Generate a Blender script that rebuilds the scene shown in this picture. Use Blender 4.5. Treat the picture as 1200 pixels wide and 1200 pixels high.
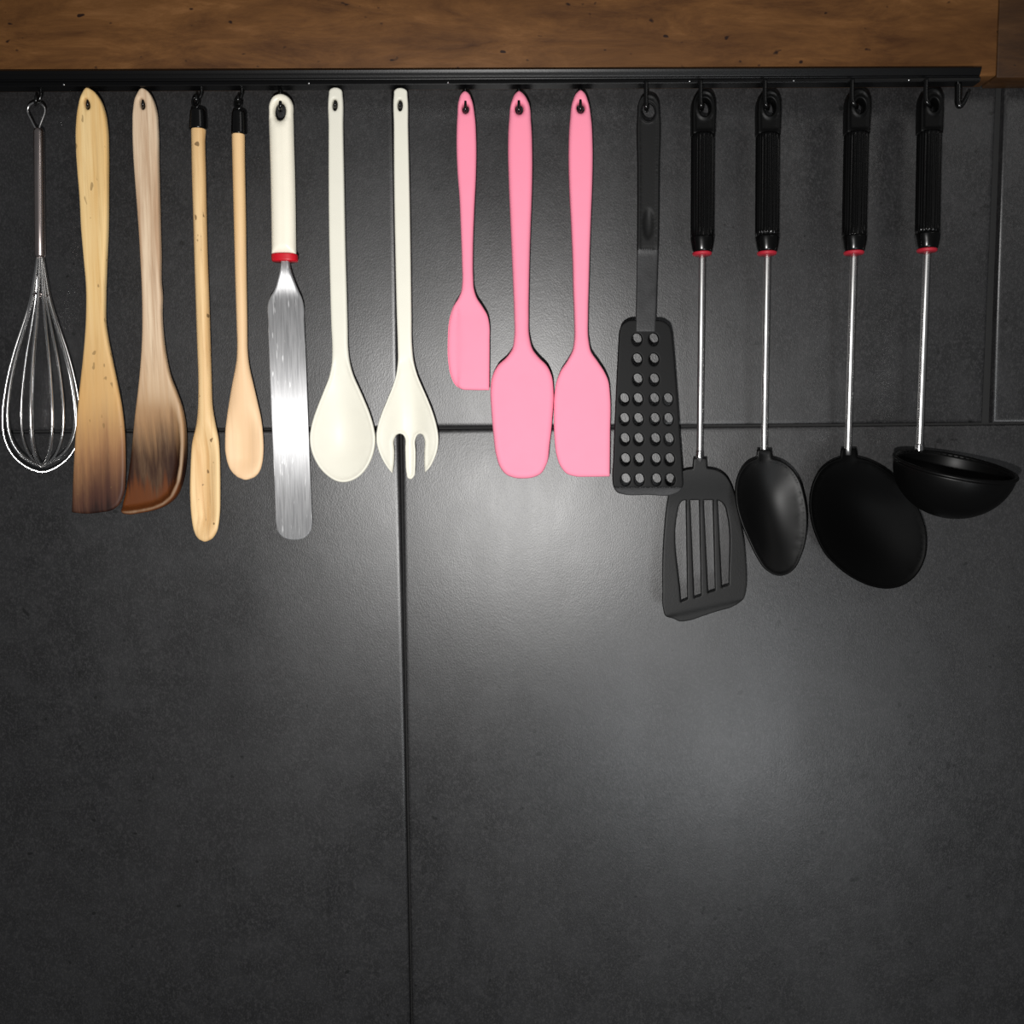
import bpy, bmesh, math
import numpy as np
from mathutils import Vector, Matrix, geometry

for o in list(bpy.data.objects):
    bpy.data.objects.remove(o, do_unlink=True)
scene = bpy.context.scene
COL = scene.collection
rad = math.radians

# ------------------------------------------------------------------ camera
F = 1100.0                      # focal length in pixels of the 1200 px frame
D = 0.715                       # camera to wall
H = 1.45                        # height of the point of wall facing the camera
YAW, PITCH, ROLL = rad(0.5), rad(5.2), rad(-0.48)
ROT = Matrix.Rotation(-YAW, 3, 'Z') @ Matrix.Rotation(math.pi/2 - PITCH, 3, 'X') @ Matrix.Rotation(ROLL, 3, 'Z')
CAM = Vector((0, -D, H))
cd = bpy.data.cameras.new('camera')
cd.sensor_width = 36; cd.lens = F/1200*36; cd.clip_start = 0.02
cam = bpy.data.objects.new('camera', cd); COL.objects.link(cam)
cam.matrix_world = Matrix.Translation(CAM) @ ROT.to_4x4()
scene.camera = cam

# ------------------------------------------------------------------ light
wd = bpy.data.worlds.new('room'); scene.world = wd; wd.use_nodes = True
bg = wd.node_tree.nodes['Background']
bg.inputs[0].default_value = (0.95, 0.97, 1.0, 1); bg.inputs[1].default_value = 0.085

def area(name, loc, target, size, power, color):
    ld = bpy.data.lights.new(name, 'AREA'); ld.shape = 'DISK'; ld.size = size
    ld.energy = power; ld.color = color
    o = bpy.data.objects.new(name, ld); COL.objects.link(o); o.location = loc
    o.rotation_euler = (Vector(target) - Vector(loc)).to_track_quat('-Z', 'Y').to_euler()
    return o
area('phone_flash', (-0.016, -D-0.004, H-0.048), (0.0, 0, H-0.06), 0.012, 5.2, (1.0, 0.985, 0.965))
area('kitchen_ceiling_lamp', (0.95, -1.35, H+0.75), (0.1, 0, H-0.05), 0.45, 0.9, (1.0, 0.97, 0.93))
area('lower_sheen_fill', (0.36, -1.10, H-0.52), (0.16, 0, H-0.22), 0.30, 2.3, (0.95, 0.98, 1.0))  # unseen soft light, added for the second sheen low on the wall

vs = scene.view_settings
vs.view_transform = 'Standard'; vs.look = 'None'; vs.gamma = 1; vs.exposure = 0.0
vs.use_curve_mapping = False

# ------------------------------------------------------------------ helpers
def W(px, py, dep=0.0):
    """point dep mm in front of the wall seen at this place of the picture"""
    d = ROT @ Vector(((px-600)/F, -(py-600)/F, -1.0))
    t = (-dep/1000.0 - CAM.y)/d.y
    return CAM + d*t

def tag(o, label=None, cat=None, group=None, kind=None):
    if label: o['label'] = label
    if cat: o['category'] = cat
    if group: o['group'] = group
    if kind: o['kind'] = kind
    return o

def thing(name, loc, label, cat, group=None):
    o = bpy.data.objects.new(name, None); COL.objects.link(o)
    o.location = loc; o.empty_display_size = 0.02
    return tag(o, label, cat, group)

def root_loc(o):
    while o is not None and o.parent: o = o.parent
    return Vector(o.location) if o is not None else Vector((0, 0, 0))

def mesh_obj(name, verts, faces, mat, parent=None, smooth=True, normals=None, origin=None):
    off = root_loc(parent) if parent is not None else (origin or Vector((0, 0, 0)))
    me = bpy.data.meshes.new(name)
    me.from_pydata([tuple(Vector(v)-off) for v in verts], [], faces)
    me.update()
    if smooth: me.polygons.foreach_set('use_smooth', [True]*len(me.polygons))
    if normals is not None:
        me.normals_split_custom_set_from_vertices(normals)
    me.materials.append(mat)
    o = bpy.data.objects.new(name, me); COL.objects.link(o)
    if parent is not None: o.parent = parent
    else: o.location = off
    return o

def fix_normals(o):
    bm = bmesh.new(); bm.from_mesh(o.data)
    bmesh.ops.recalc_face_normals(bm, faces=bm.faces)
    bm.to_mesh(o.data); bm.free()
    return o

def sstep(a, b, x):
    t = np.clip((np.asarray(x, float)-a)/(b-a), 0, 1)
    return t*t*(3-2*t)

def spline(pts, step=1.8, closed=True):
    """Catmull-Rom through px points; a third value 1 marks a sharp corner"""
    n = len(pts); out = []
    P = [np.array(p[:2], float) for p in pts]; C = [len(p) > 2 and p[2] for p in pts]
    for i in range(n if closed else n-1):
        p1, p2 = P[i], P[(i+1) % n]
        p0 = P[(i-1) % n] if (closed or i > 0) else p1
        p3 = P[(i+2) % n] if (closed or i < n-2) else p2
        L = np.linalg.norm(p2-p1)
        l0 = max(np.linalg.norm(p1-p0), 1e-6); l3 = max(np.linalg.norm(p3-p2), 1e-6)
        m1 = (p2-p1) if C[i] else L*((p2-p1)/L*l0 + (p1-p0)/l0*L)/(L+l0)
        m2 = (p2-p1) if C[(i+1) % n] else L*((p3-p2)/l3*L + (p2-p1)/L*l3)/(L+l3)
        k = max(1, int(round(L/step)))
        for j in range(k):
            t = j/k
            h = (2*t**3-3*t**2+1, t**3-2*t**2+t, -2*t**3+3*t**2, t**3-t**2)
            out.append(h[0]*p1+h[1]*m1+h[2]*p2+h[3]*m2)
    if not closed: out.append(P[-1])
    return np.array(out)

def ell(cx, cy, rx, ry, rot=0.0, n=24):
    a = np.linspace(0, 2*np.pi, n, endpoint=False)
    x, y = rx*np.cos(a), ry*np.sin(a); c, s = math.cos(rot), math.sin(rot)
    return np.stack([cx+c*x-s*y, cy+s*x+c*y], 1)

def seg_dist(q, loops):
    best = np.full(len(q), 1e9)
    for L in loops:
        A = L; B = np.roll(L, -1, 0); AB = B-A; l2 = (AB**2).sum(1)+1e-12
        for k in range(0, len(q), 2000):
            qq = q[k:k+2000]
            t = np.clip(((qq[:, None]-A[None])*AB[None]).sum(2)/l2, 0, 1)
            c = A[None]+t[..., None]*AB[None]
            dd = np.sqrt(((qq[:, None]-c)**2).sum(2)).min(1)
            best[k:k+2000] = np.minimum(best[k:k+2000], dd)
    return best

def inside(q, L):
    x, y = q[:, 0], q[:, 1]; r = np.zeros(len(q), bool)
    A = L; B = np.roll(L, -1, 0)
    for (x1, y1), (x2, y2) in zip(A, B):
        if y1 == y2: continue
        c = ((y1 > y) != (y2 > y)) & (x < (x2-x1)*(y-y1)/(y2-y1)+x1)
        r ^= c
    return r

def plate(outer, holes, dep, thick, r, parts, parent, front=None, back=None, grid=3.6, step=1.8, single=None, smooth=0):
    """A solid cut from an outline (with real holes), its edges rounded.
    dep, thick (mm): numbers or functions of (px, py); front/back(px,py,d): extra mm.
    parts: list of (name, test(px,py), material, parent or part name)"""
    loops = [np.asarray(outer)]+[np.asarray(h) for h in holes]
    pts = []; edges = []; tagb = []
    for L in loops:
        b = len(pts); n = len(L)
        pts += [tuple(p) for p in L]
        edges += [(b+i, b+(i+1) % n) for i in range(n)]
    nb = len(pts)
    extra = []
    for li, L in enumerate(loops):
        tang = np.roll(L, -1, 0)-np.roll(L, 1, 0)
        nrm = np.stack([-tang[:, 1], tang[:, 0]], 1); nrm /= np.linalg.norm(nrm, axis=1)[:, None]+1e-9
        for f in (0.08, 0.28, 0.58, 1.0, (r+1.4)/r, (r+3.2)/r):
            for sgn in (1, -1):
                q = L+nrm*sgn*r*f
                dd = seg_dist(q, loops)
                ok = dd > r*f*0.93
                ok &= inside(q, loops[0])
                for h in loops[1:]: ok &= ~inside(q, h)
                extra.append(q[ok])
    x0, y0 = loops[0].min(0); x1, y1 = loops[0].max(0)
    ys = np.arange(y0, y1, grid*0.866); g = []
    for k, y in enumerate(ys):
        xs = np.arange(x0+(k % 2)*grid/2, x1, grid)
        g.append(np.stack([xs, np.full(len(xs), y)], 1))
    g = np.concatenate(g)
    ok = inside(g, loops[0])
    for h in loops[1:]: ok &= ~inside(g, h)
    g = g[ok]; g = g[seg_dist(g, loops) > r*1.0+grid*0.4]
    q = np.concatenate(extra+[g]) if extra else g
    # thin out points that nearly coincide
    key = {}; keep = []
    for i, (a, b) in enumerate(q):
        k = (round(a/0.35), round(b/0.35))
        if k not in key: key[k] = 1; keep.append(i)
    q = q[keep]
    allp = [Vector(p) for p in pts]+[Vector(p) for p in q]
    v, e, f, *_ = geometry.delaunay_2d_cdt(allp, edges, [], 0, 1e-5)
    P = np.array([(a.x, a.y) for a in v])
    Fc = np.array([t for t in f if len(t) == 3])
    cen = P[Fc].mean(1)
    ok = inside(cen, loops[0])
    for h in loops[1:]: ok &= ~inside(cen, h)
    Fc = Fc[ok]
    d = seg_dist(P, loops)
    ev = lambda fn: np.full(len(P), float(fn)) if not callable(fn) else np.asarray(fn(P[:, 0], P[:, 1]), float)*np.ones(len(P))
    DP = ev(dep); T = ev(thick)
    rb = np.minimum(r*0.62, T/2*0.96)
    pr = np.sqrt(np.clip(1-(1-np.clip(d/r, 0, 1))**2, 0, 1))
    zf = T/2-rb+rb*pr; zb = -T/2+rb-rb*pr
    def relax(z):
        if not smooth: return z
        E = np.unique(np.sort(np.concatenate([Fc[:, [0, 1]], Fc[:, [1, 2]], Fc[:, [2, 0]]]), 1), axis=0)
        w = sstep(r+4, r+14, d); z = z.copy()
        deg = np.bincount(E.ravel(), minlength=len(P))
        for _ in range(smooth):
            a = np.bincount(E[:, 0], z[E[:, 1]], len(P))+np.bincount(E[:, 1], z[E[:, 0]], len(P))
            z = z+(a/np.maximum(deg, 1)-z)*w*(deg > 0)
        return z
    if front: zf = zf+relax(front(P[:, 0], P[:, 1], d))
    if back: zb = zb+relax(back(P[:, 0], P[:, 1], d))
    base = [W(P[i, 0], P[i, 1], DP[i]) for i in range(len(P))]
    N = len(P)
    V = [b+Vector((0, -zf[i]/1000, 0)) for i, b in enumerate(base)]+[b+Vector((0, -zb[i]/1000, 0)) for i, b in enumerate(base)]
    # orientation: picture y runs down
    faces = []; fc = []
    cnt = {}
    for t in Fc:
        a, b, c = (int(k) for k in t)
        ar = (P[b, 0]-P[a, 0])*(P[c, 1]-P[a, 1])-(P[c, 0]-P[a, 0])*(P[b, 1]-P[a, 1])
        if ar > 0: b, c = c, b
        faces.append((a, b, c)); faces.append((N+a, N+c, N+b))
        m = (P[a]+P[b]+P[c])/3; fc += [m, m]
        for u, w in ((a, b), (b, c), (c, a)):
            cnt[(u, w)] = 1
    for (u, w) in list(cnt):
        if (w, u) not in cnt:
            faces.append((w, u, N+u, N+w)); fc.append((P[u]+P[w])/2)
    tmp = bpy.data.meshes.new('tmp'); tmp.from_pydata([tuple(a) for a in V], [], faces); tmp.update()
    nor = [tuple(a.vector) for a in tmp.vertex_normals]
    bpy.data.meshes.remove(tmp)
    fc = np.array(fc); left = np.ones(len(faces), bool); made = {}
    for (name, test, mat, par) in parts:
        sel = left.copy() if test is None else left & test(fc[:, 0], fc[:, 1])
        left &= ~sel
        idx = np.nonzero(sel)[0]
        used = sorted({k for i in idx for k in faces[i]}); mp = {k: j for j, k in enumerate(used)}
        po = made.get(par, parent) if isinstance(par, str) else parent
        org = None
        if po is None: org = single
        o = mesh_obj(name, [V[k] for k in used], [tuple(mp[k] for k in faces[i]) for i in idx], mat, po,
                     normals=[nor[k] for k in used], origin=org)
        made[name] = o
    return made

def loft(name, rows, mat, parent, n=28, step=3.0, exp=2.0, dish=None, ripple=None, origin=None, split=None):
    """rows: (py, xleft, xright, thick mm, depth mm); elliptic sections"""
    R = np.array(rows, float)
    s = np.arange(R[0, 0], R[-1, 0], step); s = np.append(s, R[-1, 0])
    s = np.unique(np.concatenate([s, R[:, 0]]))
    def mono(k):
        x, y = R[:, 0], R[:, k]; h = np.diff(x); dl = np.diff(y)/h; m = np.zeros(len(x))
        m[0], m[-1] = dl[0], dl[-1]
        for i in range(1, len(x)-1):
            m[i] = 0 if dl[i-1]*dl[i] <= 0 else 2*dl[i-1]*dl[i]/(dl[i-1]+dl[i])
        i = np.clip(np.searchsorted(x, s)-1, 0, len(h)-1); t = (s-x[i])/h[i]
        return (2*t**3-3*t**2+1)*y[i]+(t**3-2*t**2+t)*h[i]*m[i]+(-2*t**3+3*t**2)*y[i+1]+(t**3-t**2)*h[i]*m[i+1]
    XL, XR, TH, DP = (mono(k) for k in (1, 2, 3, 4))
    V = []; Fs = []
    for j, y in enumerate(s):
        a, b = W(XL[j], y, DP[j]), W(XR[j], y, DP[j]); c = (a+b)/2; hx = (b-a)/2
        for i in range(n):
            th = 2*math.pi*i/n; cc, ss = math.cos(th), math.sin(th)
            u = math.copysign(abs(cc)**(2/exp), cc); w = math.copysign(abs(ss)**(2/exp), ss)
            k = 1.0+(ripple(y, th) if ripple else 0)
            dz = w*k*TH[j]/2
            if dish and ss > 0: dz -= dish(y)*max(0, 1-u*u)**1.5
            V.append(c+hx*u*k+Vector((0, -dz/1000, 0)))
    m = len(s)
    for j in range(m-1):
        for i in range(n):
            i2 = (i+1) % n
            Fs.append((j*n+i, j*n+i2, (j+1)*n+i2, (j+1)*n+i))
    V.append(sum((V[i] for i in range(n)), Vector())/n); V.append(sum((V[(m-1)*n+i] for i in range(n)), Vector())/n)
    for i in range(n):
        i2 = (i+1) % n
        Fs.append((m*n, i2, i)); Fs.append((m*n+1, (m-1)*n+i, (m-1)*n+i2))
    if split is None:
        return fix_normals(mesh_obj(name, V, Fs, mat, parent, origin=origin))
    tmp = bpy.data.meshes.new('tmp'); tmp.from_pydata([tuple(a) for a in V], [], Fs); tmp.update()
    bm = bmesh.new(); bm.from_mesh(tmp); bmesh.ops.recalc_face_normals(bm, faces=bm.faces); bm.to_mesh(tmp); bm.free()
    nor = [tuple(a.vector) for a in tmp.vertex_normals]; Fs = [tuple(p.vertices) for p in tmp.polygons]
    bpy.data.meshes.remove(tmp)
    rowy = np.array([s[min(k//n, m-1)] if k < m*n else (s[0] if k == m*n else s[-1]) for k in range(len(V))])
    res = []
    for nm, lo, hi in ((name, -1e9, split[1]), (split[0], split[1], 1e9)):
        fs = [f for f in Fs if lo <= np.mean([rowy[k] for k in f]) < hi]
        used = sorted({k for f in fs for k in f}); mp = {k: j for j, k in enumerate(used)}
        res.append(mesh_obj(nm, [V[k] for k in used], [tuple(mp[k] for k in f) for f in fs], mat, parent, normals=[nor[k] for k in used]))
    return res

def tube(name, pts, radius, mat, parent, n=10, closed=False, origin=None):
    P = [Vector(p) for p in pts]; m = len(P)
    rr = radius if isinstance(radius, (list, tuple)) else [radius]*m
    V = []; Fs = []; up = None
    for i in range(m):
        a = P[(i-1) % m] if (closed or i > 0) else P[i]; b = P[(i+1) % m] if (closed or i < m-1) else P[i]
        t = (b-a).normalized()
        if up is None:
            up = t.orthogonal().normalized()
        up = (up-t*up.dot(t)).normalized(); si = t.cross(up)
        for k in range(n):
            th = 2*math.pi*k/n
            V.append(P[i]+(up*math.cos(th)+si*math.sin(th))*rr[i])
    for i in range(m if closed else m-1):
        i2 = (i+1) % m
        for k in range(n):
            k2 = (k+1) % n
            Fs.append((i*n+k, i*n+k2, i2*n+k2, i2*n+k))
    if not closed:
        V.append(P[0]); V.append(P[-1])
        for k in range(n):
            k2 = (k+1) % n
            Fs.append((m*n, k2, k)); Fs.append((m*n+1, (m-1)*n+k, (m-1)*n+k2))
    return fix_normals(mesh_obj(name, V, Fs, mat, parent, origin=origin))

def curve3(ctrl, per=8):
    """smooth 3D path through control points"""
    C = [Vector(c) for c in ctrl]; out = []
    for i in range(len(C)-1):
        p0 = C[max(i-1, 0)]; p1 = C[i]; p2 = C[i+1]; p3 = C[min(i+2, len(C)-1)]
        for j in range(per):
            t = j/per
            out.append(0.5*((2*p1)+(p2-p0)*t+(2*p0-5*p1+4*p2-p3)*t*t+(3*p1-p0-3*p2+p3)*t**3))
    return out+[C[-1]]

def bevel_box(name, lo, hi, bev, mat, parent=None, seg=2, tilt=None, smooth=True):
    bm = bmesh.new(); bmesh.ops.create_cube(bm, size=1)
    lo, hi = Vector(lo), Vector(hi); c = (lo+hi)/2
    for v in bm.verts: v.co = Vector((v.co[i]*(hi-lo)[i] for i in range(3)))
    if bev: bmesh.ops.bevel(bm, geom=bm.edges[:], offset=bev, segments=seg, profile=0.5, affect='EDGES')
    if tilt: bmesh.ops.transform(bm, matrix=tilt, verts=bm.verts)
    for v in bm.verts: v.co += c
    me = bpy.data.meshes.new(name)
    if parent is None:
        base = Vector((c.x, c.y, lo.z))
    else: base = root_loc(parent)
    for v in bm.verts: v.co -= base
    bm.to_mesh(me); bm.free()
    if smooth:
        me.polygons.foreach_set('use_smooth', [True]*len(me.polygons))
        me.set_sharp_from_angle(angle=rad(50))
    me.materials.append(mat)
    o = bpy.data.objects.new(name, me); COL.objects.link(o)
    if parent is None: o.location = base
    else: o.parent = parent
    return o

# ------------------------------------------------------------------ materials
def S(r, g, b):
    f = lambda c: (c/255/12.92) if c/255 <= 0.04045 else ((c/255+0.055)/1.055)**2.4
    return (f(r), f(g), f(b), 1)

class NT:
    def __init__(s, name):
        s.m = bpy.data.materials.new(name); s.m.use_nodes = True
        s.t = s.m.node_tree; s.b = s.t.nodes['Principled BSDF']
        s.co = s.t.nodes.new('ShaderNodeTexCoord').outputs['Object']
    def link(s, a, b): s.t.links.new(a, b)
    def node(s, typ, **kw):
        n = s.t.nodes.new(typ)
        for k, v in kw.items():
            if k.startswith('i_'):
                n.inputs[k[2:].replace('_', ' ')].default_value = v
            else: setattr(n, k, v)
        return n
    def noise(s, scale, stretch=(1, 1, 1), detail=4, rough=0.55, dist=0.0):
        mp = s.node('ShaderNodeMapping'); mp.inputs['Scale'].default_value = stretch
        s.link(s.co, mp.inputs['Vector'])
        n = s.node('ShaderNodeTexNoise', i_Scale=scale, i_Detail=detail, i_Roughness=rough, i_Distortion=dist)
        s.link(mp.outputs[0], n.inputs['Vector']); return n.outputs['Fac']
    def ramp(s, fac, stops):
        n = s.node('ShaderNodeValToRGB'); e = n.color_ramp.elements
        while len(e) < len(stops): e.new(0.5)
        for el, (p, c) in zip(e, stops): el.position = p; el.color = c
        s.link(fac, n.inputs[0]); return n.outputs[0]
    def mix(s, fac, a, b, mode='MIX'):
        n = s.node('ShaderNodeMix', data_type='RGBA', blend_type=mode)
        for inp, v in ((n.inputs[0], fac), (n.inputs[6], a), (n.inputs[7], b)):
            if hasattr(v, 'is_linked'): s.link(v, inp)
            else: inp.default_value = v
        return n.outputs[2]
    def math(s, op, a, b=0.0, c=0.0):
        n = s.node('ShaderNodeMath', operation=op)
        for i, v in enumerate((a, b, c)):
            if hasattr(v, 'is_linked'): s.link(v, n.inputs[i])
            else: n.inputs[i].default_value = v
        return n.outputs[0]
    def maprange(s, v, a, b, c=0.0, d=1.0):
        n = s.node('ShaderNodeMapRange', interpolation_type='SMOOTHSTEP')
        s.link(v, n.inputs['Value'])
        for k, x in (('From Min', a), ('From Max', b), ('To Min', c), ('To Max', d)): n.inputs[k].default_value = x
        return n.outputs[0]
    def sep(s):
        n = s.node('ShaderNodeSeparateXYZ'); s.link(s.co, n.inputs[0]); return n.outputs
    def bump(s, h, strength, dist):
        n = s.node('ShaderNodeBump', i_Strength=strength, i_Distance=dist)
        s.link(h, n.inputs['Height']); s.link(n.outputs[0], s.b.inputs['Normal'])
    def set(s, **kw):
        for k, v in kw.items():
            inp = s.b.inputs[k.replace('_', ' ')]
            if hasattr(v, 'is_linked'): s.link(v, inp)
            else: inp.default_value = v
        return s.m

def plain(name, col, rough, metal=0.0, var=0.06, spec=0.5, bump=0.0, coat=0.0):
    n = NT(name)
    f = n.noise(90, detail=3)
    lo = tuple(c*(1-var) for c in col[:3])+(1,); hi = tuple(min(1, c*(1+var)) for c in col[:3])+(1,)
    c = n.ramp(f, [(0.3, lo), (0.7, hi)])
    if bump: n.bump(n.noise(900, detail=2), bump, 0.0004)
    return n.set(Base_Color=c, Roughness=rough, Metallic=metal, Specular_IOR_Level=spec, Coat_Weight=coat)

def tile_mat():
    n = NT('slate_tile')
    big = n.noise(5.0, detail=5, rough=0.6); mid = n.noise(38, detail=4, rough=0.65)
    grain = n.noise(800, (1, 1, 0.7), detail=2, rough=0.6)
    c = n.ramp(big, [(0.3, (0.0055, 0.0055, 0.006, 1)), (0.7, (0.015, 0.0146, 0.0152, 1))])
    c = n.mix(n.ramp(mid, [(0.42, (0, 0, 0, 1)), (0.72, (1, 1, 1, 1))]), c, (0.021, 0.021, 0.022, 1))
    g = n.ramp(grain, [(0.50, (0, 0, 0, 1)), (0.74, (1, 1, 1, 1))])
    g2 = n.ramp(n.noise(330, (1, 1, 0.8), detail=3, rough=0.7), [(0.52, (0, 0, 0, 1)), (0.72, (1, 1, 1, 1))])
    c = n.mix(g, c, (0.036, 0.035, 0.036, 1)); c = n.mix(g2, c, (0.033, 0.032, 0.033, 1))
    pit = n.ramp(n.noise(130, detail=1), [(0.22, (1, 1, 1, 1)), (0.26, (0, 0, 0, 1))])
    c = n.mix(pit, c, (0.004, 0.004, 0.004, 1))
    r = n.maprange(n.noise(9, (1, 1, 0.5), detail=5), 0.3, 0.7, 0.355, 0.435)
    h = n.math('ADD', n.math('MULTIPLY', n.noise(1300, (1, 1, 0.55), detail=2), 0.55), n.math('MULTIPLY', mid, 0.6))
    n.bump(h, 0.17, 0.0010)
    return n.set(Base_Color=c, Roughness=r, Specular_IOR_Level=0.80)

def wood(name, light, dark, scale=1.0, stain=None, rough=0.55, dots=0.0, rim=None, dth=0.25):
    n = NT(name)
    streak = n.noise(160*scale, (1, 0.4, 0.035), detail=5, rough=0.6, dist=0.25)
    fine = n.noise(520*scale, (1, 0.5, 0.05), detail=3)
    broad = n.noise(26, (1, 1, 0.25), detail=3)
    c = n.ramp(streak, [(0.34, dark), (0.6, light)])
    c = n.mix(n.math('MULTIPLY', n.maprange(fine, 0.5, 0.75), 0.35), c, tuple(x*0.62 for x in dark[:3])+(1,))
    c = n.mix(n.math('MULTIPLY', n.maprange(broad, 0.5, 0.72), 0.35), c, dark)
    if stain:
        z = n.sep()[2]
        zz = n.math('ADD', z, n.math('MULTIPLY', n.math('SUBTRACT', streak, 0.5), -0.05))
        for (za, zb, col, k) in stain:
            f = n.math('MULTIPLY', n.maprange(zz, za, zb), k)
            f2 = n.math('MULTIPLY', f, n.maprange(n.noise(60, (1, 0.5, 0.12), detail=5, rough=0.7), 0.25, 0.55, 0.72, 1.0))
            if rim: f2 = n.math('MULTIPLY', f2, n.maprange(n.sep()[1], rim[0], rim[1], 0.25, 1.0))
            c = n.mix(f2, c, col)
    if dots:
        p = n.ramp(n.noise(210, (1, 1, 0.6), detail=1), [(dth-0.015, (1, 1, 1, 1)), (dth+0.02, (0, 0, 0, 1))])
        c = n.mix(n.math('MULTIPLY', p, dots), c, tuple(x*0.3 for x in dark[:3])+(1,))
    n.bump(streak, 0.12, 0.0006)
    return n.set(Base_Color=c, Roughness=rough, Specular_IOR_Level=0.3)

M = {}
M['tile'] = tile_mat()
M['grout'] = plain('dark_grout', (0.016, 0.016, 0.016, 1), 0.9, bump=0.4)
M['rail'] = plain('black_rail_lacquer', (0.0012, 0.0012, 0.0014, 1), 0.36, bump=0.1, spec=0.25)
M['hook'] = plain('black_hook_lacquer', (0.003, 0.003, 0.003, 1), 0.22)
M['glint'] = plain('bright_rivet_steel', (0.75, 0.75, 0.75, 1), 0.25, metal=1.0)
M['steel'] = plain('polished_steel', (0.80, 0.79, 0.78, 1), 0.20, metal=1.0)
M['stem'] = plain('satin_stem_steel', (0.72, 0.71, 0.70, 1), 0.34, metal=1.0)
M['tubesteel'] = plain('whisk_tube_steel', (0.60, 0.52, 0.50, 1), 0.26, metal=1.0)
M['pink'] = plain('pink_silicone', S(250, 146, 171), 0.60, var=0.012, spec=0.2)
M['cream'] = plain('cream_melamine', S(230, 227, 213), 0.42, var=0.012, spec=0.25)
M['white'] = plain('ivory_handle_plastic', S(250, 244, 226), 0.33, var=0.015)
M['red'] = plain('red_collar_plastic', S(200, 18, 36), 0.4)
M['redrim'] = plain('red_ring_plastic', S(172, 34, 50), 0.45)
M['blk'] = plain('black_nylon', (0.0040, 0.0040, 0.0042, 1), 0.55, bump=0.10, spec=0.15)
M['blk2'] = plain('black_nylon_worn', (0.010, 0.010, 0.010, 1), 0.50, bump=0.2, spec=0.22)
M['bowl'] = plain('black_nylon_smooth', (0.0016, 0.0016, 0.0016, 1), 0.40, spec=0.16)
M['dish'] = plain('black_nylon_matt', (0.0010, 0.0010, 0.0010, 1), 0.45, spec=0.05)
M['tab'] = plain('black_tab_plastic', (0.0022, 0.0022, 0.0022, 1), 0.45, spec=0.15)
M['turnerhandle'] = plain('black_nylon_handle', (0.008, 0.008, 0.008, 1), 0.55, bump=0.15, spec=0.2)
M['neck'] = plain('worn_and_lit_black_nylon', (0.030, 0.030, 0.031, 1), 0.5, bump=0.4, spec=0.3, var=0.25)  # worn turner neck; on the lip it paints in brightness from the tilt
M['grip'] = plain('black_grip_plastic', (0.0014, 0.0014, 0.0014, 1), 0.24, spec=0.3)
M['cap'] = plain('black_cap_plastic', (0.002, 0.002, 0.002, 1), 0.22)
M['bamboo'] = wood('bamboo_spatula_wood', S(246, 214, 156), S(226, 182, 116), 0.9,
                   [(0.175, 0.085, S(204, 156, 98), 0.7), (0.092, 0.035, S(140, 96, 66), 0.92), (0.055, 0.008, S(70, 42, 32), 1.0), (0.012, -0.004, S(34, 16, 12), 1.0)], dots=0.6, dth=0.28)
M['olive'] = wood('beech_spatula_wood', S(234, 210, 180), S(190, 156, 124), 1.2,
                  [(0.16, 0.09, S(196, 158, 112), 0.6), (0.115, 0.060, S(150, 112, 76), 0.85), (0.075, 0.036, S(46, 22, 11), 1.0), (0.028, 0.014, S(100, 52, 18), 0.95)], rim=(-0.0034, -0.0014))
M['spoonwood'] = wood('long_spoon_wood', S(240, 206, 154), S(212, 168, 112), 1.0, None, dots=0.9, dth=0.29)
M['spoonwood2'] = wood('short_spoon_wood', S(240, 204, 154), S(228, 184, 128), 0.6, [(0.20, 0.05, S(244, 208, 172), 0.6)])

def board_mat(name, k=1.0):
    n = NT(name)
    a = n.noise(55, (0.25, 1, 1), detail=6, rough=0.7, dist=0.4); b = n.noise(14, (0.5, 1, 1.4), detail=4)
    s = lambda r, g, bb: tuple(x*k for x in S(r, g, bb)[:3])+(1,)
    c = n.ramp(a, [(0.30, s(72, 42, 18)), (0.55, s(118, 78, 40)), (0.75, s(150, 104, 62))])
    c = n.mix(n.math('MULTIPLY', n.maprange(b, 0.4, 0.7), 0.5), c, s(92, 58, 26))
    p = n.ramp(n.noise(190, (0.6, 1, 1), detail=1), [(0.22, (1, 1, 1, 1)), (0.28, (0, 0, 0, 1))])
    c = n.mix(p, c, s(38, 18, 8))
    n.bump(a, 0.3, 0.001)
    return n.set(Base_Color=c, Roughness=0.6, Specular_IOR_Level=0.25)
M['board'] = board_mat('walnut_board_wood', 0.80); M['board2'] = board_mat('walnut_end_wood', 0.30)

def blade_mat():
    n = NT('brushed_blade_steel')
    st = n.noise(900, (1, 1, 0.02), detail=3); sc = n.noise(420, (1, 1, 0.12), detail=2, rough=0.7)
    c = n.ramp(st, [(0.35, (0.27, 0.27, 0.275, 1)), (0.65, (0.38, 0.38, 0.385, 1))])
    c = n.mix(n.math('MULTIPLY', n.maprange(sc, 0.62, 0.72), 0.6), c, (0.9, 0.9, 0.9, 1))
    r = n.maprange(st, 0.3, 0.7, 0.38, 0.43)
    n.bump(st, 0.08, 0.0002)
    tg = n.node('ShaderNodeTangent', direction_type='UV_MAP'); n.link(tg.outputs[0], n.b.inputs['Tangent'])
    return n.set(Base_Color=c, Roughness=r, Metallic=0.45, Anisotropic=1.0)
M['blade'] = blade_mat()

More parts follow.
